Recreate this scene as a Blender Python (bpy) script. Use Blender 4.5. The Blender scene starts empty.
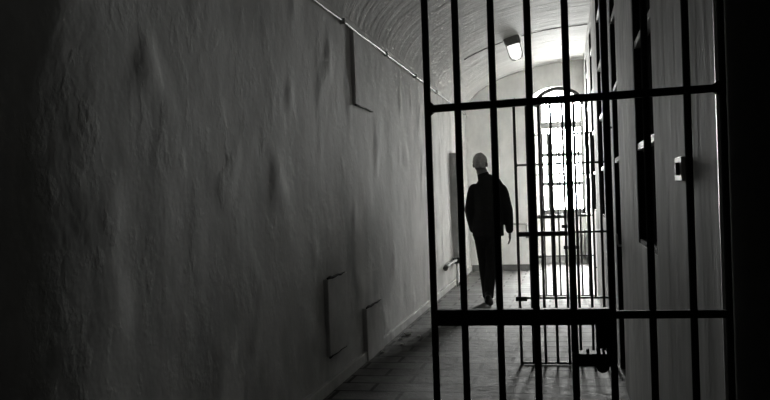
import bpy, bmesh, math, random
from mathutils import Vector, Matrix
random.seed(7)
S = bpy.context.scene
COL = S.collection
PI = math.pi

# ------------------------------------------------------------------ materials
def mat(name, col, rough=0.8, metal=0.0, spec=0.3):
    m = bpy.data.materials.new(name); m.use_nodes = True
    b = m.node_tree.nodes['Principled BSDF']
    b.inputs['Base Color'].default_value = (*col, 1)
    b.inputs['Roughness'].default_value = rough
    b.inputs['Metallic'].default_value = metal
    b.inputs['Specular IOR Level'].default_value = spec
    return m, m.node_tree, b

def noise(nt, scale, detail=4, rough=0.55, vec=None, stretch=None, coords='Object'):
    tc = nt.nodes.new('ShaderNodeTexCoord')
    mp = nt.nodes.new('ShaderNodeMapping')
    nt.links.new(tc.outputs[coords], mp.inputs['Vector'])
    if stretch: mp.inputs['Scale'].default_value = stretch
    n = nt.nodes.new('ShaderNodeTexNoise')
    n.inputs['Scale'].default_value = scale
    n.inputs['Detail'].default_value = detail
    n.inputs['Roughness'].default_value = rough
    nt.links.new(mp.outputs['Vector'], n.inputs['Vector'])
    return n

def ramp(nt, src, p0, c0, p1, c1):
    r = nt.nodes.new('ShaderNodeValToRGB')
    r.color_ramp.elements[0].position = p0; r.color_ramp.elements[0].color = (*c0, 1)
    r.color_ramp.elements[1].position = p1; r.color_ramp.elements[1].color = (*c1, 1)
    nt.links.new(src, r.inputs['Fac'])
    return r

def mix(nt, a, b, fac=1.0, mode='MULTIPLY'):
    x = nt.nodes.new('ShaderNodeMix'); x.data_type = 'RGBA'; x.blend_type = mode
    x.inputs['Factor'].default_value = fac
    nt.links.new(a, x.inputs['A']); nt.links.new(b, x.inputs['B'])
    return x.outputs['Result']

def bump(nt, b, srcs):
    prev = None
    for src, strength, dist in srcs:
        bp = nt.nodes.new('ShaderNodeBump')
        bp.inputs['Strength'].default_value = strength
        bp.inputs['Distance'].default_value = dist
        nt.links.new(src, bp.inputs['Height'])
        if prev: nt.links.new(prev, bp.inputs['Normal'])
        prev = bp.outputs['Normal']
    nt.links.new(prev, b.inputs['Normal'])

def g(v): return (v, v * 0.995, v * 0.975)

def plaster(name, base, lo=0.72, stretch=(1, 1, 0.35), big=0.05, fine=0.012, stain=True):
    m, nt, b = mat(name, g(base), 0.78, 0, 0.25)
    n1 = noise(nt, 1.6, 5, 0.6, stretch=stretch)
    n2 = noise(nt, 6.0, 6, 0.62, stretch=stretch)
    n3 = noise(nt, 28.0, 4, 0.6)
    r1 = ramp(nt, n1.outputs['Fac'], 0.3, g(base * lo), 0.68, g(base))
    r2 = ramp(nt, n2.outputs['Fac'], 0.3, (0.86,) * 3, 0.62, (1, 1, 1))
    c = mix(nt, r1.outputs['Color'], r2.outputs['Color'])
    nt.links.new(c, b.inputs['Base Color'])
    lump = ramp(nt, n2.outputs['Fac'], 0.54, (0, 0, 0), 0.74, (1, 1, 1))
    bump(nt, b, [(n1.outputs['Fac'], 0.5, big), (lump.outputs['Color'], 0.45, big * 0.16), (n3.outputs['Fac'], 0.3, fine * 0.10)])
    if stain:      # damp stains in patches
        n4 = noise(nt, 2.2, 4, 0.55, stretch=(1, 1, 0.5))
        r4 = ramp(nt, n4.outputs['Fac'], 0.36, (0.7,) * 3, 0.52, (1, 1, 1))
        nt.links.new(mix(nt, c, r4.outputs['Color']), b.inputs['Base Color'])
    return m

M_WALL = plaster('lime_plaster', 0.62, 0.8, (1, 1, 0.85), 0.03, 0.012)
M_WALLR = plaster('streaked_plaster', 0.85, 0.66, (1, 2.2, 0.4), 0.010, 0.006)
M_END = plaster('end_plaster', 0.9, 0.9, (1, 1, 0.6), 0.03, stain=False)
M_DARKROOM = plaster('low_bounce_plaster', 0.05, 0.8)  # lobby surfaces coloured almost black so they bounce little light

# vault: strokes of the trowel follow the curve (coordinate x carries across, y along the corridor)
M_VAULT, nt, b = mat('vault_plaster', g(0.6), 0.85, 0, 0.2)
n1 = noise(nt, 5.0, 5, 0.6, stretch=(0.22, 1.5, 0.22)); n2 = noise(nt, 1.2, 4, 0.6); n3 = noise(nt, 22, 3, 0.6, stretch=(0.3, 1.3, 0.3))
r1 = ramp(nt, n1.outputs['Fac'], 0.32, g(0.4), 0.62, g(0.5))
r2 = ramp(nt, n2.outputs['Fac'], 0.3, (0.85,) * 3, 0.65, (1, 1, 1))
nt.links.new(mix(nt, r1.outputs['Color'], r2.outputs['Color']), b.inputs['Base Color'])
bump(nt, b, [(n1.outputs['Fac'], 0.6, 0.035), (n2.outputs['Fac'], 0.5, 0.05), (n3.outputs['Fac'], 0.3, 0.006)])

# floor: worn stone pavers
M_FLOOR, nt, b = mat('stone_pavers', g(0.3), 0.5, 0, 0.15)
tc = nt.nodes.new('ShaderNodeTexCoord')
br = nt.nodes.new('ShaderNodeTexBrick')
br.inputs['Color1'].default_value = (*g(0.2), 1); br.inputs['Color2'].default_value = (*g(0.14), 1)
br.inputs['Mortar'].default_value = (*g(0.03), 1)
br.inputs['Scale'].default_value = 1.0
br.inputs['Brick Width'].default_value = 0.44; br.inputs['Row Height'].default_value = 0.24
br.inputs['Mortar Size'].default_value = 0.016; br.inputs['Mortar Smooth'].default_value = 0.4
nt.links.new(tc.outputs['Object'], br.inputs['Vector'])
n1 = noise(nt, 3.0, 6, 0.65); n2 = noise(nt, 14, 5, 0.65)
r1 = ramp(nt, n1.outputs['Fac'], 0.32, (0.45,) * 3, 0.66, (1, 1, 1))
r2 = ramp(nt, n2.outputs['Fac'], 0.3, (0.75,) * 3, 0.62, (1, 1, 1))
c = mix(nt, mix(nt, br.outputs['Color'], r1.outputs['Color']), r2.outputs['Color'])
nt.links.new(c, b.inputs['Base Color'])
rr = ramp(nt, n2.outputs['Fac'], 0.3, (0.72,) * 3, 0.7, (0.95,) * 3)
nt.links.new(rr.outputs['Color'], b.inputs['Roughness'])
bump(nt, b, [(br.outputs['Fac'], -0.8, 0.012), (n1.outputs['Fac'], 0.5, 0.03), (n2.outputs['Fac'], 0.5, 0.008)])

def simple(name, v, rough=0.6, metal=0, spec=0.3, nscale=20, var=0.75, bdist=0.002):
    m, nt, b = mat(name, g(v), rough, metal, spec)
    n = noise(nt, nscale, 4, 0.6)
    r = ramp(nt, n.outputs['Fac'], 0.3, g(v * var), 0.68, g(v))
    nt.links.new(r.outputs['Color'], b.inputs['Base Color'])
    bump(nt, b, [(n.outputs['Fac'], 0.4, bdist)])
    return m

M_IRON = simple('black_iron', 0.065, 0.6, 0.0, 0.2, 40)
M_LOCK = simple('dark_lock_steel', 0.05, 0.6, 0.0, 0.15, 30)
M_SHADEWOOD = simple('shade_dark_wood', 0.015, 0.8, 0, 0.1, 15)  # shade inside the wall openings is put into this almost black colour
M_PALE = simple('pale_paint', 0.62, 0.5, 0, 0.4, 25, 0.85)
M_PIPE = simple('pale_pipe_paint', 0.5, 0.4, 0, 0.5, 25, 0.85)
M_GREYPLATE = simple('worn_zinc', 0.5, 0.45, 0.0, 0.5, 30)
M_FRAME = simple('grey_window_frame', 0.05, 0.6, 0, 0.3, 20)
M_STONE = simple('plaster_crumb', 0.85, 0.9, 0, 0.2, 40)
M_JACKET = simple('dark_wool', 0.03, 0.95, 0, 0.1, 60, 0.7)
M_TROUSER = simple('dark_trouser_cloth', 0.026, 0.95, 0, 0.1, 60, 0.7)
M_SKIN = simple('skin_tone', 0.22, 0.6, 0, 0.3, 30, 0.9)
M_HAIR = simple('pale_grey_hair', 0.6, 0.8, 0, 0.2, 60, 0.7)
M_SHOE = simple('black_leather', 0.012, 0.5, 0, 0.3, 30)
M_RAD = simple('dull_iron_radiator', 0.14, 0.6, 0, 0.3, 30)
M_CAP = simple('dark_lamp_cap', 0.2, 0.6, 0, 0.3, 30)
M_GLASSLAMP, nt, b = mat('opal_lamp_glass', (0.9, 0.9, 0.88), 0.3, 0, 0.5)
b.inputs['Emission Color'].default_value = (1, 0.99, 0.95, 1); b.inputs['Emission Strength'].default_value = 0.9
LAMP_B = b
M_PANE = bpy.data.materials.new('window_glass'); M_PANE.use_nodes = True
nt = M_PANE.node_tree; nt.nodes.clear()
o_ = nt.nodes.new('ShaderNodeOutputMaterial'); t_ = nt.nodes.new('ShaderNodeBsdfTransparent'); gl = nt.nodes.new('ShaderNodeBsdfGlossy'); mx = nt.nodes.new('ShaderNodeMixShader')
gl.inputs['Roughness'].default_value = 0.02; mx.inputs['Fac'].default_value = 0.06; t_.inputs['Color'].default_value = (0.94, 0.95, 0.94, 1)
nt.links.new(t_.outputs[0], mx.inputs[1]); nt.links.new(gl.outputs[0], mx.inputs[2]); nt.links.new(mx.outputs[0], o_.inputs['Surface'])

# ------------------------------------------------------------------ mesh helpers
def add_box(bm, x0, x1, y0, y1, z0, z1, bev=0.0):
    t = bmesh.new()
    bmesh.ops.create_cube(t, size=1.0)
    for v in t.verts:
        v.co = Vector(((x0 + x1) / 2 + v.co.x * (x1 - x0), (y0 + y1) / 2 + v.co.y * (y1 - y0), (z0 + z1) / 2 + v.co.z * (z1 - z0)))
    if bev > 0:
        bmesh.ops.bevel(t, geom=list(t.edges), offset=bev, segments=2, affect='EDGES', profile=0.5)
    merge(bm, t)

def merge(bm, t):
    me = bpy.data.meshes.new('tmp'); t.to_mesh(me); t.free(); bm.from_mesh(me); bpy.data.meshes.remove(me)

def frame_of(d, ref):
    d = d.normalized()
    a = ref - d * ref.dot(d)
    if a.length < 1e-4:
        a = Vector((1, 0, 0)) - d * d.x
    a.normalize(); return a, d.cross(a)

def add_tube(bm, pts, radii, seg=12, ref=Vector((1, 0, 0)), cap='flat'):
    """loft through pts; radii are numbers or (along ref, across ref)"""
    pts = [Vector(p) for p in pts]
    rs = [(r, r) if not isinstance(r, tuple) else r for r in radii]
    if cap == 'round':
        d0 = (pts[0] - pts[1]).normalized(); d1 = (pts[-1] - pts[-2]).normalized()
        r0, r1 = rs[0], rs[-1]
        m0 = min(r0); m1 = min(r1)
        pre = [(pts[0] + d0 * m0 * 0.95, (r0[0] * .3, r0[1] * .3)), (pts[0] + d0 * m0 * 0.6, (r0[0] * .78, r0[1] * .78))]
        post = [(pts[-1] + d1 * m1 * 0.6, (r1[0] * .78, r1[1] * .78)), (pts[-1] + d1 * m1 * 0.95, (r1[0] * .3, r1[1] * .3))]
        pts = [p for p, _ in pre] + pts + [p for p, _ in post]
        rs = [r for _, r in pre] + rs + [r for _, r in post]
    rings = []
    for i, p in enumerate(pts):
        d = (pts[min(i + 1, len(pts) - 1)] - pts[max(i - 1, 0)])
        a, c = frame_of(d, ref)
        rings.append([bm.verts.new(p + a * rs[i][0] * math.cos(2 * PI * k / seg) + c * rs[i][1] * math.sin(2 * PI * k / seg)) for k in range(seg)])
    for i in range(len(rings) - 1):
        for k in range(seg):
            bm.faces.new((rings[i][k], rings[i][(k + 1) % seg], rings[i + 1][(k + 1) % seg], rings[i + 1][k]))
    bm.faces.new(list(reversed(rings[0]))); bm.faces.new(rings[-1])

def add_ball(bm, c, r, seg=16):
    t = bmesh.new(); bmesh.ops.create_uvsphere(t, u_segments=seg, v_segments=max(8, seg // 2 + 2), radius=1)
    rx, ry, rz = r if isinstance(r, tuple) else (r, r, r)
    for v in t.verts: v.co = Vector((c[0] + v.co.x * rx, c[1] + v.co.y * ry, c[2] + v.co.z * rz))
    merge(bm, t)

def obj(name, bm, material, parent=None, smooth=False):
    bmesh.ops.recalc_face_normals(bm, faces=bm.faces)
    me = bpy.data.meshes.new(name); bm.to_mesh(me); bm.free()
    if smooth:
        for p in me.polygons: p.use_smooth = True
    me.materials.append(material)
    o = bpy.data.objects.new(name, me); COL.objects.link(o)
    if parent:
        o.parent = parent
        o.matrix_parent_inverse = Matrix.Translation(parent.location).inverted() if parent.type == 'EMPTY' else Matrix()
    return o

def tag(o, label, cat, group=None):
    o['label'] = label; o['category'] = cat
    if group: o['group'] = group
    return o

def thing(name, label, cat, loc, group=None):
    o = bpy.data.objects.new(name, None); COL.objects.link(o); o.location = loc; o.empty_display_size = 0.1
    return tag(o, label, cat, group)

def struct(o, label=None):
    o['kind'] = 'structure'
    if label: o['label'] = label
    return o

def smooth_angle(o):
    for p in o.data.polygons: p.use_smooth = True

# ------------------------------------------------------------------ dimensions
XL, XR = -1.6, 0.345
Y0, YE, YW = 1.93, 14.2, 15.4
ZS = 2.62                       # spring line of the vault, left
VXC, VA, VB = 0.45, 2.05, 0.80
def vz(x): return ZS + VB * math.sqrt(max(0, 1 - ((x - VXC) / VA) ** 2))

# ------------------------------------------------------------------ shell
bm = bmesh.new(); add_box(bm, -3.6, 2.4, -2.2, 15.9, -0.25, 0.0)
struct(obj('floor', bm, M_FLOOR), 'worn stone paver floor of the prison corridor')

# left wall: a finely divided face with slow waves of old plaster, backed by a solid body
bm = bmesh.new()
NY, NZ = 330, 60
from mathutils import noise as mn
def wav(y, z):
    b = max(0.0, mn.noise(Vector((y * 3.4, z * 2.6, 21.0))) - .26) * .035      # a few blisters in the plaster
    return b + 0.012 * mn.noise(Vector((y * 0.9, z * 0.8, 3.1))) + 0.006 * mn.noise(Vector((y * 2.7, z * 1.6, 8.0)))
# the near end of the wall rounds away to the left into the unlit lobby, a bend added to darken it
RC, YC = 2.6, 2.72
AM = math.radians(40)
xe, ye = XL - RC * (1 - math.cos(AM)), YC - RC * math.sin(AM)
path = [(xe - 1.5 * math.sin(AM), ye - 1.5 * math.cos(AM))] + [(XL - RC * (1 - math.cos(AM * t / 20)), YC - RC * math.sin(AM * t / 20)) for t in range(20, 0, -1)] + [(XL, YC + (14.8 - YC) * k / (NY - 21)) for k in range(NY - 20)]
grid = [[bm.verts.new((px_ + wav(py_, ZS * j / NZ), py_, ZS * j / NZ)) for j in range(NZ + 1)] for px_, py_ in path]
assert len(grid) == NY + 1
for i in range(NY):
    for j in range(NZ):
        bm.faces.new((grid[i][j], grid[i + 1][j], grid[i + 1][j + 1], grid[i][j + 1]))
for f in bm.faces: f.smooth = True
add_box(bm, XL - 0.35, XL - 0.03, YC + 0.02, 14.8, 0.0, ZS + 0.3); add_box(bm, XL - 0.35, XL + 0.004, YC + 0.02, 14.8, ZS + 0.004, ZS + 0.3)
me = bpy.data.meshes.new('wall_left'); bm.to_mesh(me); bm.free(); me.materials.append(M_WALL)
o = bpy.data.objects.new('wall_left', me); COL.objects.link(o); struct(o, 'long rough plastered wall on the left')

# vault
bm = bmesh.new()
NV = 40; NL = 60
ya, yb = Y0 - 0.1, YE + 0.05
def vp(t): 
    x = XL + (XR + 0.12 - XL) * (1 - math.cos(PI / 2 * t)) if False else VXC - VA * math.cos(t)
    return x, ZS + VB * math.sin(t)
t0 = 0.0; t1 = math.acos((VXC - (XR + 0.08)) / VA)
prof = [vp(t0 + (t1 - t0) * i / NV) for i in range(NV + 1)]
inner = [[bm.verts.new((x, ya + (yb - ya) * k / NL, z + 0.006 * mn.noise(Vector((x * 3, k * .7, 0))))) for x, z in prof] for k in range(NL + 1)]
outer = [[bm.verts.new((x - 0.0, yy, z + 0.3)) for x, z in prof] for yy in (ya, yb)]
for k in range(NL):
    for i in range(NV):
        f = bm.faces.new((inner[k][i], inner[k][i + 1], inner[k + 1][i + 1], inner[k + 1][i])); f.smooth = True
for i in range(NV):
    bm.faces.new((outer[0][i], outer[0][i + 1], outer[1][i + 1], outer[1][i]))
    bm.faces.new((inner[0][i], inner[0][i + 1], outer[0][i + 1], outer[0][i]))
    bm.faces.new((inner[NL][i], inner[NL][i + 1], outer[1][i + 1], outer[1][i]))
me = bpy.data.meshes.new('ceiling'); bm.to_mesh(me); bm.free(); me.materials.append(M_VAULT)
o = bpy.data.objects.new('ceiling', me); COL.objects.link(o); struct(o, 'low plastered vault over the corridor')

# right wall with its tall openings
OPEN = [(3.48, 4.36, 1.03), (5.72, 6.34, 0.0), (8.02, 8.86, 1.03), (10.30, 11.10, 1.03), (12.45, 13.25, 1.03)]
ZT, ZTOP, RD = 3.28, 3.75, 0.40
bm = bmesh.new()
y = Y0
for (a, c, zb) in OPEN:
    add_box(bm, XR, XR + RD, y, a, 0, ZTOP)
    if zb > 0: add_box(bm, XR, XR + RD, a, c, 0, zb)
    add_box(bm, XR, XR + RD, a, c, ZT, ZTOP)
    y = c
add_box(bm, XR, XR + RD, y, YW + 0.45, 0, ZTOP)
struct(obj('wall_right', bm, M_WALLR), 'right wall of tall streaked piers between dark openings')
# the mouth of the corridor: the end face of the right wall and an unseen lintel added to shade the left wall (facing the unlit lobby)
bm = bmesh.new()
add_box(bm, XR + RD, 2.4, Y0, Y0 + 0.3, 0, 4.0)
add_box(bm, XL - 1.9, XR + RD, Y0 - 0.25, Y0 - 0.1, 2.2, 4.0); add_box(bm, XL - 1.9, XL + 0.005, Y0 - 0.1, YC + 0.2, ZS + .003, 2.8)
add_box(bm, XR + RD, XR + RD + .2, Y0 - 0.25, Y0 + .05, 2.2, 4.0)
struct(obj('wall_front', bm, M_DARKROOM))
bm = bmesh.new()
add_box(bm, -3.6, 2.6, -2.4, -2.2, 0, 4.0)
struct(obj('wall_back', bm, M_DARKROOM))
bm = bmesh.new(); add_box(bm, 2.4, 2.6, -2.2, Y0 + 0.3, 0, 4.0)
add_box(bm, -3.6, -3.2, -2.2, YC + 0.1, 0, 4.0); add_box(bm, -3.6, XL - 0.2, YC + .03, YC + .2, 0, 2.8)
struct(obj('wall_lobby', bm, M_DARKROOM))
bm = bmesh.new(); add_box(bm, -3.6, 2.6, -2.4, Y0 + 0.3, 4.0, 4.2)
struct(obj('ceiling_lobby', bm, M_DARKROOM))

# end wall with an arched niche that holds the window
NX0, NX1, NSP, NAP = -0.575, XR, 2.70, 2.95
def arch_pts(x0, x1, sp, ap, n=20):
    xc, a = (x0 + x1) / 2, (x1 - x0) / 2
    return [(xc - a * math.cos(PI * k / n), sp + (ap - sp) * math.sin(PI * k / n)) for k in range(n + 1)]
def wall_with_arch(bm, X0, X1, ZT_, x0, x1, zb, sp, ap, ya, yb):
    """solid wall slab between ya and yb with an arched hole"""
    if x0 > X0 + 1e-4: add_box(bm, X0, x0, ya, yb, 0, ZT_)
    if x1 < X1 - 1e-4: add_box(bm, x1, X1, ya, yb, 0, ZT_)
    if zb > 0: add_box(bm, x0, x1, ya, yb, 0, zb)
    P = arch_pts(x0, x1, sp, ap)
    vs = [[bm.verts.new((x, yy, z)) for x, z in P] for yy in (ya, yb)]
    ts = [[bm.verts.new((x, yy, ZT_)) for x, z in P] for yy in (ya, yb)]
    for k in range(len(P) - 1):
        bm.faces.new((vs[0][k], vs[0][k + 1], ts[0][k + 1], ts[0][k]))
        bm.faces.new((vs[1][k], vs[1][k + 1], ts[1][k + 1], ts[1][k]))
        bm.faces.new((vs[0][k], vs[0][k + 1], vs[1][k + 1], vs[1][k]))
        bm.faces.new((ts[0][k], ts[0][k + 1], ts[1][k + 1], ts[1][k]))
    bm.faces.new((vs[0][0], vs[1][0], ts[1][0], ts[0][0])); bm.faces.new((vs[0][-1], vs[1][-1], ts[1][-1], ts[0][-1]))
bm = bmesh.new()
wall_with_arch(bm, XL - 0.35, XR, 3.75, NX0, NX1, 0, NSP, NAP + 0.06, YE, YW)
struct(obj('wall_end', bm, M_END), 'pale end wall with the arched window niche')
bm = bmesh.new()
Pa = arch_pts(NX0 + .1, NX1 - .01, NSP, NAP + 0.055, 28); Pb = arch_pts(NX0 + .155, NX1 - .065, NSP - .015, NAP - 0.005, 28)
va = [[bm.verts.new((x, yy, z)) for x, z in L] for yy in (YE + .04, YE + .08) for L in (Pa, Pb)]
for k in range(28):
    for q0, q1 in ((0, 1), (2, 3), (0, 2), (1, 3)): bm.faces.new((va[q0][k], va[q0][k + 1], va[q1][k + 1], va[q1][k]))
for k in (0, 28): bm.faces.new((va[0][k], va[1][k], va[3][k], va[2][k]))
struct(obj('trim_6', bm, M_FRAME), 'thin dark arched bar over the mouth of the window niche')
WX0, WX1, WZ0, WSP, WAP = -0.45, 0.335, 0.88, 2.84, 3.08
bm = bmesh.new()
wall_with_arch(bm, XL - 0.35, XR, 3.75, WX0, WX1, WZ0, WSP, WAP, YW, YW + 0.35)
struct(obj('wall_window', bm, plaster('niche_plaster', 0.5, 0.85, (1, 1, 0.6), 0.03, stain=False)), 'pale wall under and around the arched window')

# ------------------------------------------------------------------ end window
bm = bmesh.new(); yw0, yw1 = YW + 0.02, YW + 0.09
add_box(bm, WX0, WX0 + 0.075, yw0, yw1, WZ0, WSP + 0.05)
add_box(bm, WX1 - 0.05, WX1, yw0, yw1, WZ0, WSP + 0.05)
add_box(bm, WX0, WX1, yw0, yw1, WZ0, WZ0 + 0.09)
P = arch_pts(WX0, WX1, WSP, WAP, 24); Q = arch_pts(WX0 + 0.07, WX1 - 0.05, WSP, WAP - 0.055, 24)
va = [[bm.verts.new((x, yy, z)) for x, z in L] for yy in (yw0, yw1) for L in (P, Q)]
for k in range(24):
    bm.faces.new((va[0][k], va[0][k + 1], va[1][k + 1], va[1][k])); bm.faces.new((va[2][k], va[2][k + 1], va[3][k + 1], va[3][k]))
    bm.faces.new((va[0][k], va[0][k + 1], va[2][k + 1], va[2][k])); bm.faces.new((va[1][k], va[1][k + 1], va[3][k + 1], va[3][k]))
WIN = struct(obj('window_1', bm, M_FRAME), 'bright arched window at the far end')
bm = bmesh.new(); add_box(bm, WX0 + 0.07, WX1 - 0.045, yw0, yw1, 2.41, 2.53); obj('transom', bm, M_FRAME, WIN)
for z in (1.94, 1.42):
    bm = bmesh.new(); add_box(bm, WX0 + 0.07, WX1 - 0.045, yw0 + 0.01, yw1 - 0.01, z - 0.036, z + 0.036); obj('glazing_bar', bm, M_FRAME, WIN)
for x in (-0.295, -0.10, 0.095):
    bm = bmesh.new(); add_box(bm, x - 0.017, x + 0.017, yw0 + 0.01, yw1 - 0.01, WZ0 + 0.08, WAP - 0.06 if x > -0.25 else WAP - 0.14); obj('glazing_bar', bm, M_FRAME, WIN)
bm = bmesh.new(); add_box(bm, WX0 - 0.05, XR - 0.004, YW - 0.07, YW + 0.02, WZ0 - 0.05, WZ0 + 0.0, 0.006); obj('sill', bm, M_FRAME, WIN)
bm = bmesh.new(); vs = [bm.verts.new((x, YW + 0.055, z)) for x, z in [(WX0 + 0.05, WZ0 + 0.05), (WX1 - 0.03, WZ0 + 0.05)] + [(x, z) for x, z in reversed(arch_pts(WX0 + 0.05, WX1 - 0.03, WSP, WAP - 0.03, 24))]]
bm.faces.new(vs); obj('pane', bm, M_PANE, WIN)

# ------------------------------------------------------------------ openings in the right wall
n = 2
for i, (a, c, zb) in enumerate(OPEN):
    bm = bmesh.new(); x0, x1 = XR + 0.004, XR + 0.30; t = 0.035
    add_box(bm, x0, x1, a, a + 0.02, zb, ZT); add_box(bm, x0, x1, c - 0.02, c, zb, ZT); add_box(bm, x0, x1, a + .02, c - .02, ZT - 0.02, ZT)
    if zb > 0: add_box(bm, x0, x1, a + .02, c - .02, zb, zb + 0.02)
    lab = ['nearest dark tall window in the right wall', 'dark narrow doorway in the right wall beside the second gate', 'third dark opening along the right wall',
           'fourth dark opening along the right wall', 'last dark opening along the right wall by the end window'][i]
    if zb > 0:
        w = struct(obj('window_%d' % n, bm, M_SHADEWOOD), lab); n += 1
        bm = bmesh.new(); add_box(bm, XR + 0.22, XR + 0.26, a + 0.02, c - 0.02, zb + 0.02, ZT - 0.02); obj('shutter', bm, M_SHADEWOOD, w)
    else:
        w = struct(obj('door_1', bm, M_SHADEWOOD), lab)
        bm = bmesh.new(); add_box(bm, XR + 0.08, XR + 0.13, a + 0.02, c - 0.02, 0.005, ZT - 0.02)
        for zz in (0.25, 1.25, 2.25): add_box(bm, XR + 0.068, XR + 0.08, a + 0.09, c - 0.09, zz, zz + 0.8, 0.004)
        dl = obj('door_leaf', bm, M_SHADEWOOD, w)
        bm = bmesh.new(); add_tube(bm, [(XR + 0.08, a + 0.12, 0.92), (XR - 0.012, a + 0.12, 0.92), (XR - 0.02, a + 0.135, 0.95), (XR - 0.02, a + 0.2, 0.99)], [0.009] * 4, 8)
        obj('door_handle', bm, M_GREYPLATE, dl, True)
    for z in (1.5, 2.0, 2.5, 3.0):
        bm = bmesh.new(); add_box(bm, XR + 0.006, XR + 0.04, a + 0.02, c - 0.02, z - 0.016, z + 0.016); obj('transom', bm, M_PALE, w)
    for f in (0.36, 0.7):
        yy = a + (c - a) * f
        bm = bmesh.new(); add_tube(bm, [(XR + 0.06, yy, zb + 0.02), (XR + 0.06, yy, ZT - 0.02)], [0.009, 0.009], 10); obj('bar', bm, M_IRON, w, True)

# added pale tilted strip: the lit wall edge put into colour and shape
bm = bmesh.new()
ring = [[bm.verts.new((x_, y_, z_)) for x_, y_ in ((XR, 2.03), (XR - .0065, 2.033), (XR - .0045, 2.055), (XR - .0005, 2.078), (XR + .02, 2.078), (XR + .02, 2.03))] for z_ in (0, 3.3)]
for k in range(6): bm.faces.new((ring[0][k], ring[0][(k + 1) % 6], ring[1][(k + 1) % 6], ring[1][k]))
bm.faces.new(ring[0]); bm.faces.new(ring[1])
struct(obj('trim_1', bm, M_PALE), 'thin pale strip painted for the lit edge beside the near gate')

# ------------------------------------------------------------------ left wall details
def wall_panel(name, y0, y1, z0, z1, th, label, m=M_WALL):
    bm = bmesh.new(); add_box(bm, XL - 0.03, XL + th, y0, y1, z0, z1, 0.008)
    bmesh.ops.subdivide_edges(bm, edges=[e for e in bm.edges if e.calc_length() > 0.3], cuts=6, use_grid_fill=True)
    for v in bm.verts:
        v.co += Vector((0, 0.008 * mn.noise(v.co * 3), 0.008 * mn.noise(v.co * 4 + Vector((5, 5, 5)))))
    return struct(obj(name, bm, m), label)

# baseboard
bm = bmesh.new(); add_box(bm, XL - 0.03, XL + 0.028, YC, YE, 0, 0.08, 0.006)
struct(obj('baseboard_left', bm, M_WALL))
bm = bmesh.new(); add_box(bm, XL + 0.03, NX0, YE - 0.02, YE, 0, 0.1, 0.004)
struct(obj('baseboard_end', bm, simple('grey_skirting', 0.2)))
bm = bmesh.new(); add_box(bm, NX0, XR, YW - 0.02, YW, 0, 0.13, 0.004)
struct(obj('baseboard_niche', bm, simple('grey_skirting_niche', 0.2)))

struct_panels = [
 ('trim_2', 6.40, 7.03, 2.02, ZS - 0.02, 0.028, 'raised plaster patch high on the left wall under the pale pipe'),
 ('trim_3', 5.45, 5.97, 0.235, 0.76, 0.03, 'raised plaster patch low on the left wall, the nearer one'),
 ('trim_4', 6.50, 7.10, 0.0, 0.42, 0.038, 'raised plaster patch standing on the skirting of the left wall'),
 ('trim_5', 11.95, 12.95, 0.36, 1.88, 0.10, 'raised plaster patch far down the left wall behind the walking person')]
M_GROOVE = simple('groove_shade', 0.05, 0.9)  # dark bars added along the patches; groove shade is put into their colour
for a in struct_panels:
    o = wall_panel(a[0], *a[1:6], a[6])
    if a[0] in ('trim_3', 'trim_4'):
        bm = bmesh.new(); add_tube(bm, [(XL + a[5] * .9, a[1] + (a[2] - a[1]) * k / 8, a[4] + .003 + .004 * math.sin(k * 2.1)) for k in range(8)], [.007, .011, .009, .010, .007, .008, .005, .003], 8, ref=Vector((0, 0, 1))); obj('groove_shade_line', bm, M_GROOVE, o, True)
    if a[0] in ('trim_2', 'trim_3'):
        bm = bmesh.new(); add_tube(bm, [(XL + a[5] * .9, a[1] + (a[2] - a[1]) * k / 8, a[3] + .003 * math.sin(k * 1.7)) for k in range(8)], [.008, .006, .006, .005, .006, .004, .003, .002], 8, ref=Vector((0, 0, 1))); obj('groove_shade_line', bm, M_GROOVE, o, True)

# pipe along the spring line
bm = bmesh.new()
pts = [(XL + 0.022 + 0.002 * math.sin(k * 1.7), 2.8 + 11.38 * k / 30, ZS - 0.012 + 0.003 * math.sin(k * 2.3)) for k in range(31)]
add_tube(bm, pts, [0.0095] * 31, 10)
pp = thing('pipe', 'thin pale pipe running along the top of the left wall under the vault', 'pipe', (XL + 0.022, 2.8, ZS - 0.012))
obj('pipe_run', bm, M_PIPE, pp, True)
for k in range(8):
    yy = 3.0 + k * 1.55
    bm = bmesh.new(); add_box(bm, XL - 0.02, XL + 0.042, yy - 0.012, yy + 0.012, ZS - 0.032, ZS + 0.01, 0.003)
    obj('pipe_clip', bm, M_PIPE, pp)

# L shaped pipe on the end wall
e = thing('wall_pipe', 'short pale pipe bent down on the end wall, right of the walking person', 'pipe', (-0.65, YE - 0.015, 0.5))
bm = bmesh.new(); add_tube(bm, [(-1.15, YE - 0.02, 0.772), (-0.68, YE - 0.02, 0.772), (-0.655, YE - 0.02, 0.766), (-0.645, YE - 0.02, 0.745), (-0.645, YE - 0.02, 0.55)], [0.016] * 5, 10, ref=Vector((0, 1, 0)))
obj('pipe_run', bm, M_PIPE, e, True)
bm = bmesh.new(); add_box(bm, -1.17, -1.15, YE - 0.045, YE, 0.745, 0.80, 0.003); obj('flange', bm, M_CAP, e)
bm = bmesh.new(); add_box(bm, -0.67, -0.62, YE - 0.045, YE, 0.535, 0.56, 0.003); obj('flange', bm, M_CAP, e)

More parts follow.
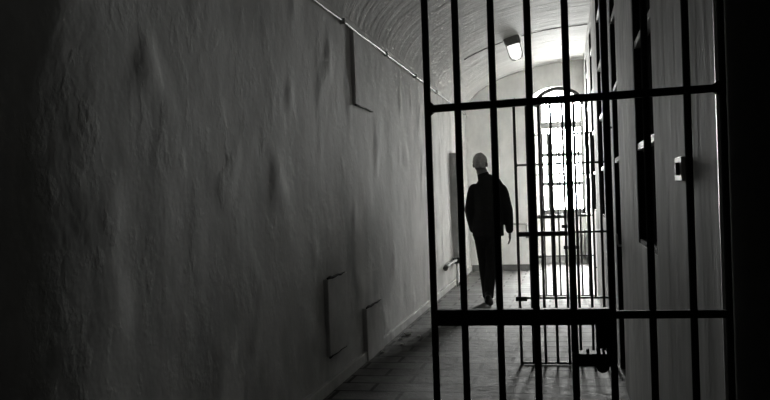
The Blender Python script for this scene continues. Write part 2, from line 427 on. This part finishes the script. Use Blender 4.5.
# tap on the left wall
TX, TY = XL + 0.075, 11.85
e = thing('standpipe', 'dark iron tap block on a thin standpipe at the far left wall', 'tap', (TX, TY, 0))
bm = bmesh.new(); add_box(bm, XL + 0.02, XL + 0.14, TY - 0.05, TY + 0.05, 0.325, 0.41, 0.012); obj('tap_block', bm, M_IRON, e)
bm = bmesh.new(); add_tube(bm, [(TX, TY, 0.33), (TX, TY, 0.0)], [0.018, 0.018], 10); obj('riser', bm, M_PALE, e, True)
bm = bmesh.new(); add_tube(bm, [(TX, TY - 0.04, 0.375), (TX - 0.01, TY - 0.4, 0.372), (TX - 0.02, TY - 0.9, 0.36), (TX - 0.025, TY - 1.0, 0.34)], [0.02, 0.022, 0.028, 0.03], 10); obj('spout', bm, simple('dull_grey_metal', 0.12), e, True)

# light switch on the right wall
e = thing('wall_switch', 'small pale wall plate with a dark triangle for its shadow on the right wall', 'switch', (XR, 2.69, 1.317))
bm = bmesh.new(); add_box(bm, XR - 0.012, XR, 2.615, 2.765, 1.316, 1.389, 0.003); obj('plate', bm, M_GREYPLATE, e)
bm = bmesh.new(); vs = []
t = [(2.650, 1.334), (2.70, 1.334), (2.662, 1.372)]
lo = [bm.verts.new((XR - 0.012, y_, z_)) for y_, z_ in t]; hi = [bm.verts.new((XR - 0.022, y_, z_)) for y_, z_ in t]
bm.faces.new(lo); bm.faces.new(hi)
for k in range(3): bm.faces.new((lo[k], lo[(k + 1) % 3], hi[(k + 1) % 3], hi[k]))
obj('shadow_wedge', bm, M_IRON, e)  # raised dark triangle added for the shadow on the plate

# radiator under the window
e = thing('radiator', 'small dull column radiator under the arched window', 'radiator', (0.25, 15.28, 0))
for k in range(4):
    x = 0.165 + k * 0.045
    bm = bmesh.new(); add_tube(bm, [(x, 15.25, 0.07), (x, 15.25, 0.60)], [(0.014, 0.05)] * 2, 12, cap='round'); obj('column', bm, M_RAD, e, True)
bm = bmesh.new(); add_box(bm, 0.145, 0.325, 15.215, 15.285, 0.0, 0.10, 0.006); obj('base', bm, M_RAD, e)

# lamp on the vault
lx, ly = -0.63, 11.15
nrm = Vector((0.235, 0, -0.972)); side = Vector((0.972, 0, 0.235)); fy = Vector((0, 1, 0))
lc = Vector((lx, ly, vz(lx)))
e = thing('ceiling_lamp', 'caged jar lamp with dark cap hanging from the vault', 'lamp', lc)
def square_loft(bm, secs):
    rings = []
    for d, hx, hy in secs:
        ring = []
        for k in range(16):
            a = 2 * PI * (k + .5) / 16; cx, sy = math.cos(a), math.sin(a)
            q = (abs(cx) ** 4 + abs(sy) ** 4) ** -0.25
            ring.append(bm.verts.new(lc + nrm * d + side * (hx * cx * q) + fy * (hy * sy * q)))
        rings.append(ring)
    for i in range(len(rings) - 1):
        for k in range(16): bm.faces.new((rings[i][k], rings[i][(k + 1) % 16], rings[i + 1][(k + 1) % 16], rings[i + 1][k]))
    bm.faces.new(rings[0]); bm.faces.new(rings[-1])
bm = bmesh.new(); square_loft(bm, [(-0.015, .105, .12), (.085, .105, .12), (.10, .098, .112)]); obj('lamp_cap', bm, M_CAP, e)
bm = bmesh.new(); square_loft(bm, [(.098, .085, .095), (.12, .088, .10), (.23, .078, .09), (.265, .06, .07), (.275, .03, .035)]); obj('lamp_glass', bm, M_GLASSLAMP, e, True)
for sx, sy in ((1, 1), (1, -1), (-1, 1), (-1, -1)):
    bm = bmesh.new()
    add_tube(bm, [lc + nrm * d + side * (sx * r * .95) + fy * (sy * r) for d, r in ((.095, .093), (.23, .088), (.272, .068), (.29, .02))], [.0045] * 4, 8)
    obj('guard_wire', bm, M_CAP, e, True)

e = thing('lamp_cable', 'thin dark cable crossing the vault beside the jar lamp', 'cable', (-0.2, ly + .15, vz(-.2)))
for xa, xb in ((-1.25, -0.74), (-.5, XR - .01)):
    bm = bmesh.new(); xs_ = [xa + (xb - xa) * k / 16 for k in range(17)]
    add_tube(bm, [(x, ly + .02 + .015 * math.sin(x * 6), vz(x) - .006) for x in xs_], [.006] * 17, 8, ref=Vector((0, 1, 0))); obj('cable_run', bm, M_CAP, e, True)

# crumbs of plaster on the floor by the left skirting
for k, (x, yy, s) in enumerate([(-1.475, 7.76, .03), (-1.50, 7.52, .014), (-1.36, 7.66, .014), (-1.44, 7.25, .012), (-1.53, 6.9, .011)]):
    bm = bmesh.new(); bmesh.ops.create_icosphere(bm, subdivisions=2, radius=1)
    for v in bm.verts:
        v.co *= 1 + .35 * mn.noise(v.co * 1.6 + Vector((k * 7, 0, 0))); v.co = Vector((x + v.co.x * s * 1.4, yy + v.co.y * s, s * .55 + max(v.co.z, -.9) * s * .6))
    o = obj('plaster_crumb', bm, M_STONE)
    tag(o, ['largest pale plaster crumb on the floor beside the left skirting', 'small plaster crumb just nearer than the largest one, by the skirting', 'small plaster crumb farthest from the skirting, right of the largest one',
            'small plaster crumb on the floor by the skirting, second nearest', 'smallest plaster crumb, nearest the raised patch standing on the skirting'][k], 'crumb', 'plaster crumbs by the left skirting')

# ------------------------------------------------------------------ barred gates
def gate(y, xs, label, right_to, first):
    xl, xr = xs[0], xs[-1]
    e = thing('barred_gate', label, 'gate', ((xl + xr) / 2, y, 0), 'iron barred gates along the corridor')
    R = 0.0082 if first else 0.0106
    def tilt(bm, a, b):            # the near leaf sags a little towards its free side
        if first:
            for v in bm.verts: v.co.z += a + (b - a) * (v.co.x - xl) / (xr - xl)
    def rod(name, x, r, z0, z1):
        bm = bmesh.new(); add_tube(bm, [(x, y, z0), (x, y, z1)], [r, r], 14); return obj(name, bm, M_IRON, e, True)
    rod('stile', xl, R, 0.0, 2.0); rod('stile', xr, 0.0075 if first else 0.014, 0.0, 2.0)
    for x in xs[1:-1]: rod('bar', x, R * (1 if first else .95), 0.004, 2.0)
    for z in (0.012, 0.5, 1.5, 2.0):
        bm = bmesh.new(); h = 0.0088 if first else 0.008
        zc = z if z < 2 else 1.99
        add_box(bm, xl - .004, xr + .004, y - .006, y + .006, zc - h, zc + h, 0.002)
        # small weld fillets where the rail meets the stiles
        for x, s in ((xl, 1), (xr, -1)):
            for q in (1, -1):
                vs = [bm.verts.new((x + s * dx, yy, zc + q * dz)) for yy in (y - .005, y + .005) for dx, dz in ((.006, h - .002), (.006, h + .009), (.018, h - .002))]
                bm.faces.new(vs[:3]); bm.faces.new(vs[3:])
                for k in range(3): bm.faces.new((vs[k], vs[(k + 1) % 3], vs[3 + (k + 1) % 3], vs[3 + k]))
        tilt(bm, .001, .013); obj('crossbar', bm, M_IRON, e)
    # middle rail: broad strap on the leaf, thin on to the wall
    xm = xs[4] + (0.082 if first else 0.03)
    bm = bmesh.new(); add_box(bm, xl - (.002 if first else .006), xm, y - .014, y + .014, 0.985 if first else .962, 1.022 if first else .998, 0.004)
    tilt(bm, .008, .011); obj('lock_rail', bm, M_LOCK, e)
    bm = bmesh.new(); add_box(bm, xm, xr + .004, y - .006, y + .006, 0.998 if first else .98, 1.016 if first else .996, 0.002); tilt(bm, .008, .011); obj('crossbar', bm, M_IRON, e)
    if first:
        bm = bmesh.new()
        add_box(bm, .056, .092, y - .03, y + .012, .945, 1.004, .004)
        add_box(bm, .056, .064, y - .03, y + .012, .93, .947); add_box(bm, .0685, .0735, y - .03, y + .012, .93, .947); add_box(bm, .078, .092, y - .03, y + .012, .93, .947)
        obj('lock_case', bm, M_LOCK, e)
        bm = bmesh.new(); add_box(bm, .002, .092, y - .034, y + .014, .906, .934, .004); obj('bolt_plate', bm, M_LOCK, e)
        bm = bmesh.new(); add_tube(bm, [(.068, y - .03, .906), (.068, y + .01, .906)], [.015, .015], 14, ref=Vector((1, 0, 0))); obj('keyhole_boss', bm, M_LOCK, e, True)
        bm = bmesh.new(); add_tube(bm, [(.037, y - .012, .93), (.037, y - .012, .942)], [.004, .003], 10); obj('bolt_knob', bm, M_LOCK, e, True)
    else:
        bm = bmesh.new(); add_box(bm, xs[4] - .02, xs[5] + .012, y - .02, y + .014, .862, .888, .003); obj('bolt_plate', bm, M_LOCK, e)
        bm = bmesh.new(); add_box(bm, xs[4] - .03, xs[4] + .02, y - .018, y + .012, 1.02, 1.045, .003); obj('bolt_knob', bm, M_LOCK, e)
        bm = bmesh.new(); add_box(bm, xl - .03, xl + .055, y - .014, y + .012, .477, .512, .003); obj('hinge_strap', bm, M_LOCK, e)
    # wall lugs that carry the hanging stile
    for z in (.35, 1.75):
        bm = bmesh.new(); add_tube(bm, [(xr, y, z), (XR + .02, y + (.06 if first else 0), z)], [.007, .007], 10, ref=Vector((0, 1, 0))); obj('hinge_pin', bm, M_IRON, e, True)
    return e
near = gate(1.97, [-.311, -.240, -.1575, -.0745, .0095, .0945, .181, .268, .3365], 'nearest black barred gate with a heavy lock, filling the right foreground', XR, True)
# the near leaf hangs on the lobby side, just clear of the end of the wall
near.location = (near.location.x * .972, 1.915, 0)
for c_ in near.children:
    for v in c_.data.vertices:
        x_ = v.co.x
        v.co.x = x_ * .972 + (.0055 if x_ > .325 else 0)
        v.co.y -= .055
        if v.co.z > .8: v.co.z += (1.3 - v.co.z) * .028
    c_.matrix_parent_inverse = Matrix.Translation(near.location).inverted()
G = [-.364, -.273, -.184, -.096, -.009, .073, .165, .251, .318]
gate(6.45, G, 'second black barred gate, standing between the near gate and the walking person', XR, False)
gate(10.6, G, 'farthest black barred gate, closest to the bright arched window', XR, False)

# ------------------------------------------------------------------ walking person (seen from behind)
def remeshed(name, bm, voxel, smooth_it, material, parent):
    bmesh.ops.recalc_face_normals(bm, faces=bm.faces)
    me = bpy.data.meshes.new('src'); bm.to_mesh(me); bm.free()
    t = bpy.data.objects.new('src', me); COL.objects.link(t)
    r = t.modifiers.new('r', 'REMESH'); r.mode = 'VOXEL'; r.voxel_size = voxel
    if smooth_it:
        s = t.modifiers.new('s', 'SMOOTH'); s.iterations = smooth_it; s.factor = 0.5
    dg = bpy.context.evaluated_depsgraph_get()
    out = bpy.data.meshes.new_from_object(t.evaluated_get(dg)); out.name = name
    bpy.data.objects.remove(t); bpy.data.meshes.remove(me)
    out.materials.clear(); out.materials.append(material)
    for p in out.polygons: p.use_smooth = True
    o = bpy.data.objects.new(name, out); COL.objects.link(o)
    if parent:
        o.parent = parent; o.matrix_parent_inverse = Matrix.Translation(parent.location).inverted()
    return o

PX, PY = -0.915, 9.86
W = lambda x, y, z: Vector((PX + x, PY + y, z))
FR = Vector((1, 0, 0))
# joints (facing +y, mid-stride; slight lean to the left as in the photo)
pel = W(0.015, 0, .93); chest = W(0.03, .01, 1.28); neck0 = W(-0.005, .015, 1.46); head = W(-0.05, .035, 1.632)
shL, shR = W(-.125, 0, 1.36), W(.19, 0, 1.345)
elL, elR = W(-.185, -.04, 1.11), W(.255, -.02, 1.095)
wrL, wrR = W(-.155, .07, .86), W(.262, .08, .845)
hipL, hipR = W(-.065, 0, .90), W(.09, 0, .90)
knL, knR = W(-.045, .07, .49), W(.05, -.05, .50)
anL, anR = W(-.03, .19, .09), W(.02, -.21, .13)
def lerp(a, b, t): return a + (b - a) * t
bm = bmesh.new()
# torso and neck
add_tube(bm, [W(.015, 0, .88), pel, W(.02, 0, 1.06), W(.028, 0, 1.2), W(.03, 0, 1.32), W(.025, 0, 1.40), W(.005, .01, 1.455), neck0, W(-.035, .025, 1.56)],
         [(.13, .10), (.155, .11), (.135, .095), (.15, .10), (.155, .10), (.13, .085), (.075, .066), (.066, .066), (.063, .064)], 20, FR, 'round')
# head with face (towards +y), nose, chin, ears
add_ball(bm, head + Vector((0, -.005, .02)), (.076, .095, .105), 20)
add_tube(bm, [head + Vector((0, .02, .02)), head + Vector((0, .032, -.045)), head + Vector((0, .04, -.1))], [(.07, .07), (.062, .062), (.036, .034)], 16, FR, 'round')
add_tube(bm, [head + Vector((0, .085, .02)), head + Vector((0, .112, -.028))], [.009, .014], 8, FR, 'round')
for s in (-1, 1):
    add_ball(bm, head + Vector((s * .080, .004, -.004)), (.010, .018, .030), 10)
    add_ball(bm, head + Vector((s * .032, .083, .012)), (.014, .010, .010), 10)
add_tube(bm, [head + Vector((-.022, .088, -.062)), head + Vector((.022, .088, -.062))], [.007, .007], 8, Vector((0, 1, 0)), 'round')
# arms, hands
for sh, el, wr, s in ((shL, elL, wrL, -1), (shR, elR, wrR, 1)):
    add_tube(bm, [sh + Vector((0, 0, -.045)), lerp(sh, el, .4), el, lerp(el, wr, .3), wr], [.044, .044, .04, .041, .027], 14, FR, 'round')
    d = (wr - el).normalized(); d = (d + Vector((0, 0, -.6))).normalized()
    palm0 = wr; palm1 = wr + d * .085
    fwd = (Vector((0, 1, 0)) - d * d.y).normalized(); out = d.cross(fwd)
    inn = Vector((-s, 0, 0))
    add_tube(bm, [palm0, lerp(palm0, palm1, .5), palm1], [(.026, .018), (.037, .016), (.04, .014)], 12, fwd, 'round')
    for k, (off, ln) in enumerate(((.030, .072), (.010, .082), (-.010, .076), (-.030, .058))):
        b0 = palm1 + fwd * off - d * .012
        k1 = b0 + (d + inn * .10).normalized() * ln * .5
        k2 = k1 + (d + inn * .45).normalized() * ln * .33
        k3 = k2 + (d + inn * .8).normalized() * ln * .27
        add_tube(bm, [b0, k1, k2, k3], [.0092, .0088, .0082, .007], 8, fwd, 'round')
    t0_ = wr + d * .03 + fwd * .026
    t1_ = t0_ + (d + fwd * .8 + inn * .3).normalized() * .04
    add_tube(bm, [t0_, t1_, t1_ + (d + fwd * .3 + inn * .3).normalized() * .032], [.012, .0105, .008], 8, FR, 'round')
# legs
for hp, kn, an in ((hipL, knL, anL), (hipR, knR, anR)):
    add_tube(bm, [hp, lerp(hp, kn, .4), kn, lerp(kn, an, .3), an], [.082, .073, .054, .053, .036], 14, FR, 'round')
person = thing('person', 'person in a dark jacket and trousers walking away down the corridor', 'person', (PX, PY, 0))
remeshed('body', bm, .0058, 3, M_SKIN, person)
# jacket
bm = bmesh.new()
add_tube(bm, [W(.02, 0, .80), W(.02, 0, .93), W(.022, 0, 1.08), W(.028, 0, 1.22), W(.032, 0, 1.31), W(.03, 0, 1.37), W(.022, .003, 1.42), W(.008, .008, 1.458), W(-.005, .012, 1.485)],
         [(.182, .135), (.18, .13), (.17, .12), (.185, .127), (.19, .128), (.188, .122), (.155, .108), (.108, .088), (.076, .078)], 28, FR)
for sh, el, wr in ((shL, elL, wrL), (shR, elR, wrR)):
    add_tube(bm, [sh + Vector((0, 0, -.012)), lerp(sh, el, .3), lerp(sh, el, .7), el, lerp(el, wr, .35), lerp(el, wr, .93)], [.066, .068, .062, .059, .056, .045], 18, FR, 'round')
remeshed('jacket', bm, .009, 4, M_JACKET, person)
bm = bmesh.new()
add_tube(bm, [W(-.006, .012, 1.46), W(-.014, .016, 1.495), W(-.022, .018, 1.525)], [(.074, .076), (.07, .073), (.066, .07)], 24, FR); obj('collar', bm, M_JACKET, person, True)
# trousers
bm = bmesh.new()
add_tube(bm, [W(.012, 0, .755), W(.012, 0, .80), W(.015, 0, .90), W(.018, 0, 1.0)], [(.11, .1), (.15, .118), (.168, .124), (.16, .115)], 24, FR)
for hp, kn, an in ((hipL, knL, anL), (hipR, knR, anR)):
    add_tube(bm, [hp + Vector((0, 0, .02)), lerp(hp, kn, .3), lerp(hp, kn, .7), kn, lerp(kn, an, .35), lerp(kn, an, .75), lerp(kn, an, 1.05)], [.09, .09, .077, .068, .066, .06, .056], 18, FR)
remeshed('trousers', bm, .009, 4, M_TROUSER, person)
# shoes
def shoe(an, toe_down):
    bm = bmesh.new()
    c = math.cos(toe_down); sn = math.sin(toe_down)
    heel = an + Vector((0, -.05, 0))
    def P(f, h): return an + Vector((0, f * c + h * sn, -f * sn + h * c - .0))
    base = -.075
    add_tube(bm, [P(-.075, base + .028), P(-.03, base + .04), P(.04, base + .036), P(.11, base + .028), P(.175, base + .022)], [(.03, .027), (.038, .04), (.042, .035), (.047, .028), (.036, .02)], 14, FR, 'round')
    add_tube(bm, [P(-.03, base + .05), an + Vector((0, 0, .03))], [.042, .042], 14, FR)
    o = remeshed('shoe', bm, .007, 2, M_SHOE, person)
    zmin = min(v.co.z for v in o.data.vertices)
    for v in o.data.vertices:
        v.co.z -= zmin - 0.001 if True else 0
    bm = bmesh.new(); return o
shoe(anL, -.12); shoe(anR, .42)
# hair: a cap over the crown and the back of the head
bm = bmesh.new(); bmesh.ops.create_uvsphere(bm, u_segments=28, v_segments=18, radius=1)
dele = [v for v in bm.verts if (v.co.z < -.62) or (abs(v.co.x) > .6 and v.co.z < -.1 and v.co.y > -.45) or (v.co.y > .35 and v.co.z < .35) or (abs(v.co.x) > .72 and v.co.z < -.05 and v.co.y > -.2)]
bmesh.ops.delete(bm, geom=dele, context='VERTS')
for v in bm.verts:
    nn = 1 + .05 * mn.noise(v.co * 5)
    v.co = head + Vector((v.co.x * .088 * nn, -.008 + v.co.y * .110 * nn, .022 + v.co.z * .118 * nn))
bmesh.ops.solidify(bm, geom=list(bm.faces), thickness=.012)
obj('hair', bm, M_HAIR, person, True)

# ------------------------------------------------------------------ light
w = bpy.data.worlds.new('World'); S.world = w; w.use_nodes = True
nt = w.node_tree; bg = nt.nodes['Background']
SKY_LOW, SKY_HIGH = 150.0, 380.0     # bright haze low down, brighter open sky above
tc = nt.nodes.new('ShaderNodeTexCoord'); sp = nt.nodes.new('ShaderNodeSeparateXYZ')
nt.links.new(tc.outputs['Generated'], sp.inputs[0])
mr = nt.nodes.new('ShaderNodeMapRange'); mr.interpolation_type = 'LINEAR'
mr.inputs['From Min'].default_value = math.sin(math.radians(3)); mr.inputs['From Max'].default_value = math.sin(math.radians(40))
mr.inputs['To Min'].default_value = SKY_LOW; mr.inputs['To Max'].default_value = SKY_HIGH
nt.links.new(sp.outputs['Z'], mr.inputs['Value'])
m2 = nt.nodes.new('ShaderNodeMapRange'); m2.interpolation_type = 'SMOOTHSTEP'   # the sky is brighter towards the left
m2.inputs['From Min'].default_value = -0.02; m2.inputs['From Max'].default_value = 0.24
m2.inputs['To Min'].default_value = 1.75; m2.inputs['To Max'].default_value = 0.4
nt.links.new(sp.outputs['X'], m2.inputs['Value'])
ml = nt.nodes.new('ShaderNodeMath'); ml.operation = 'MULTIPLY'
nt.links.new(mr.outputs['Result'], ml.inputs[0]); nt.links.new(m2.outputs['Result'], ml.inputs[1])
m3 = nt.nodes.new('ShaderNodeMapRange')      # the ground outside is a little dimmer than the haze above it
m3.inputs['From Min'].default_value = -0.10; m3.inputs['From Max'].default_value = 0.0
m3.inputs['To Min'].default_value = 0.7; m3.inputs['To Max'].default_value = 1.0
nt.links.new(sp.outputs['Z'], m3.inputs['Value'])
mg = nt.nodes.new('ShaderNodeMath'); mg.operation = 'MULTIPLY'
nt.links.new(ml.outputs[0], mg.inputs[0]); nt.links.new(m3.outputs['Result'], mg.inputs[1])
nt.links.new(mg.outputs[0], bg.inputs['Strength'])
bg.inputs['Color'].default_value = (1, 1, 0.98, 1)
l = bpy.data.lights.new('window_portal', 'AREA'); l.shape = 'RECTANGLE'; l.size = WX1 - WX0; l.size_y = WAP - WZ0
l.cycles.is_portal = True
lo_ = bpy.data.objects.new('window_portal', l); COL.objects.link(lo_)
lo_.location = ((WX0 + WX1) / 2, YW + 0.34, (WZ0 + WAP) / 2); lo_.rotation_euler = (-PI / 2, 0, 0)

# ------------------------------------------------------------------ camera
F, TH, PT, RO = 848.0, math.atan(181 / 848), math.radians(-0.25), math.radians(1.9)
fw = Vector((-math.sin(TH) * math.cos(PT), math.cos(TH) * math.cos(PT), math.sin(PT)))
r0 = Vector((math.cos(TH), math.sin(TH), 0)); u0 = r0.cross(fw)
r = r0 * math.cos(RO) - u0 * math.sin(RO); u = u0 * math.cos(RO) + r0 * math.sin(RO)
cam = bpy.data.cameras.new('camera'); cam.sensor_width = 36; cam.lens = F / 770 * 36; cam.clip_start = 0.05
co = bpy.data.objects.new('camera', cam); COL.objects.link(co)
M = Matrix((r, u, -fw)).transposed().to_4x4(); M.translation = Vector((0, 0, 1.3)); co.matrix_world = M
S.camera = co
S.view_settings.view_transform = 'Standard'; S.view_settings.look = 'None'; S.view_settings.gamma = 1
S.view_settings.use_curve_mapping = False
S.view_settings.exposure = 0.3
S.cycles.max_bounces = 12; S.cycles.diffuse_bounces = 8; S.cycles.sample_clamp_indirect = 12; S.cycles.caustics_reflective = False; S.cycles.caustics_refractive = False
S.cycles.use_denoising = True
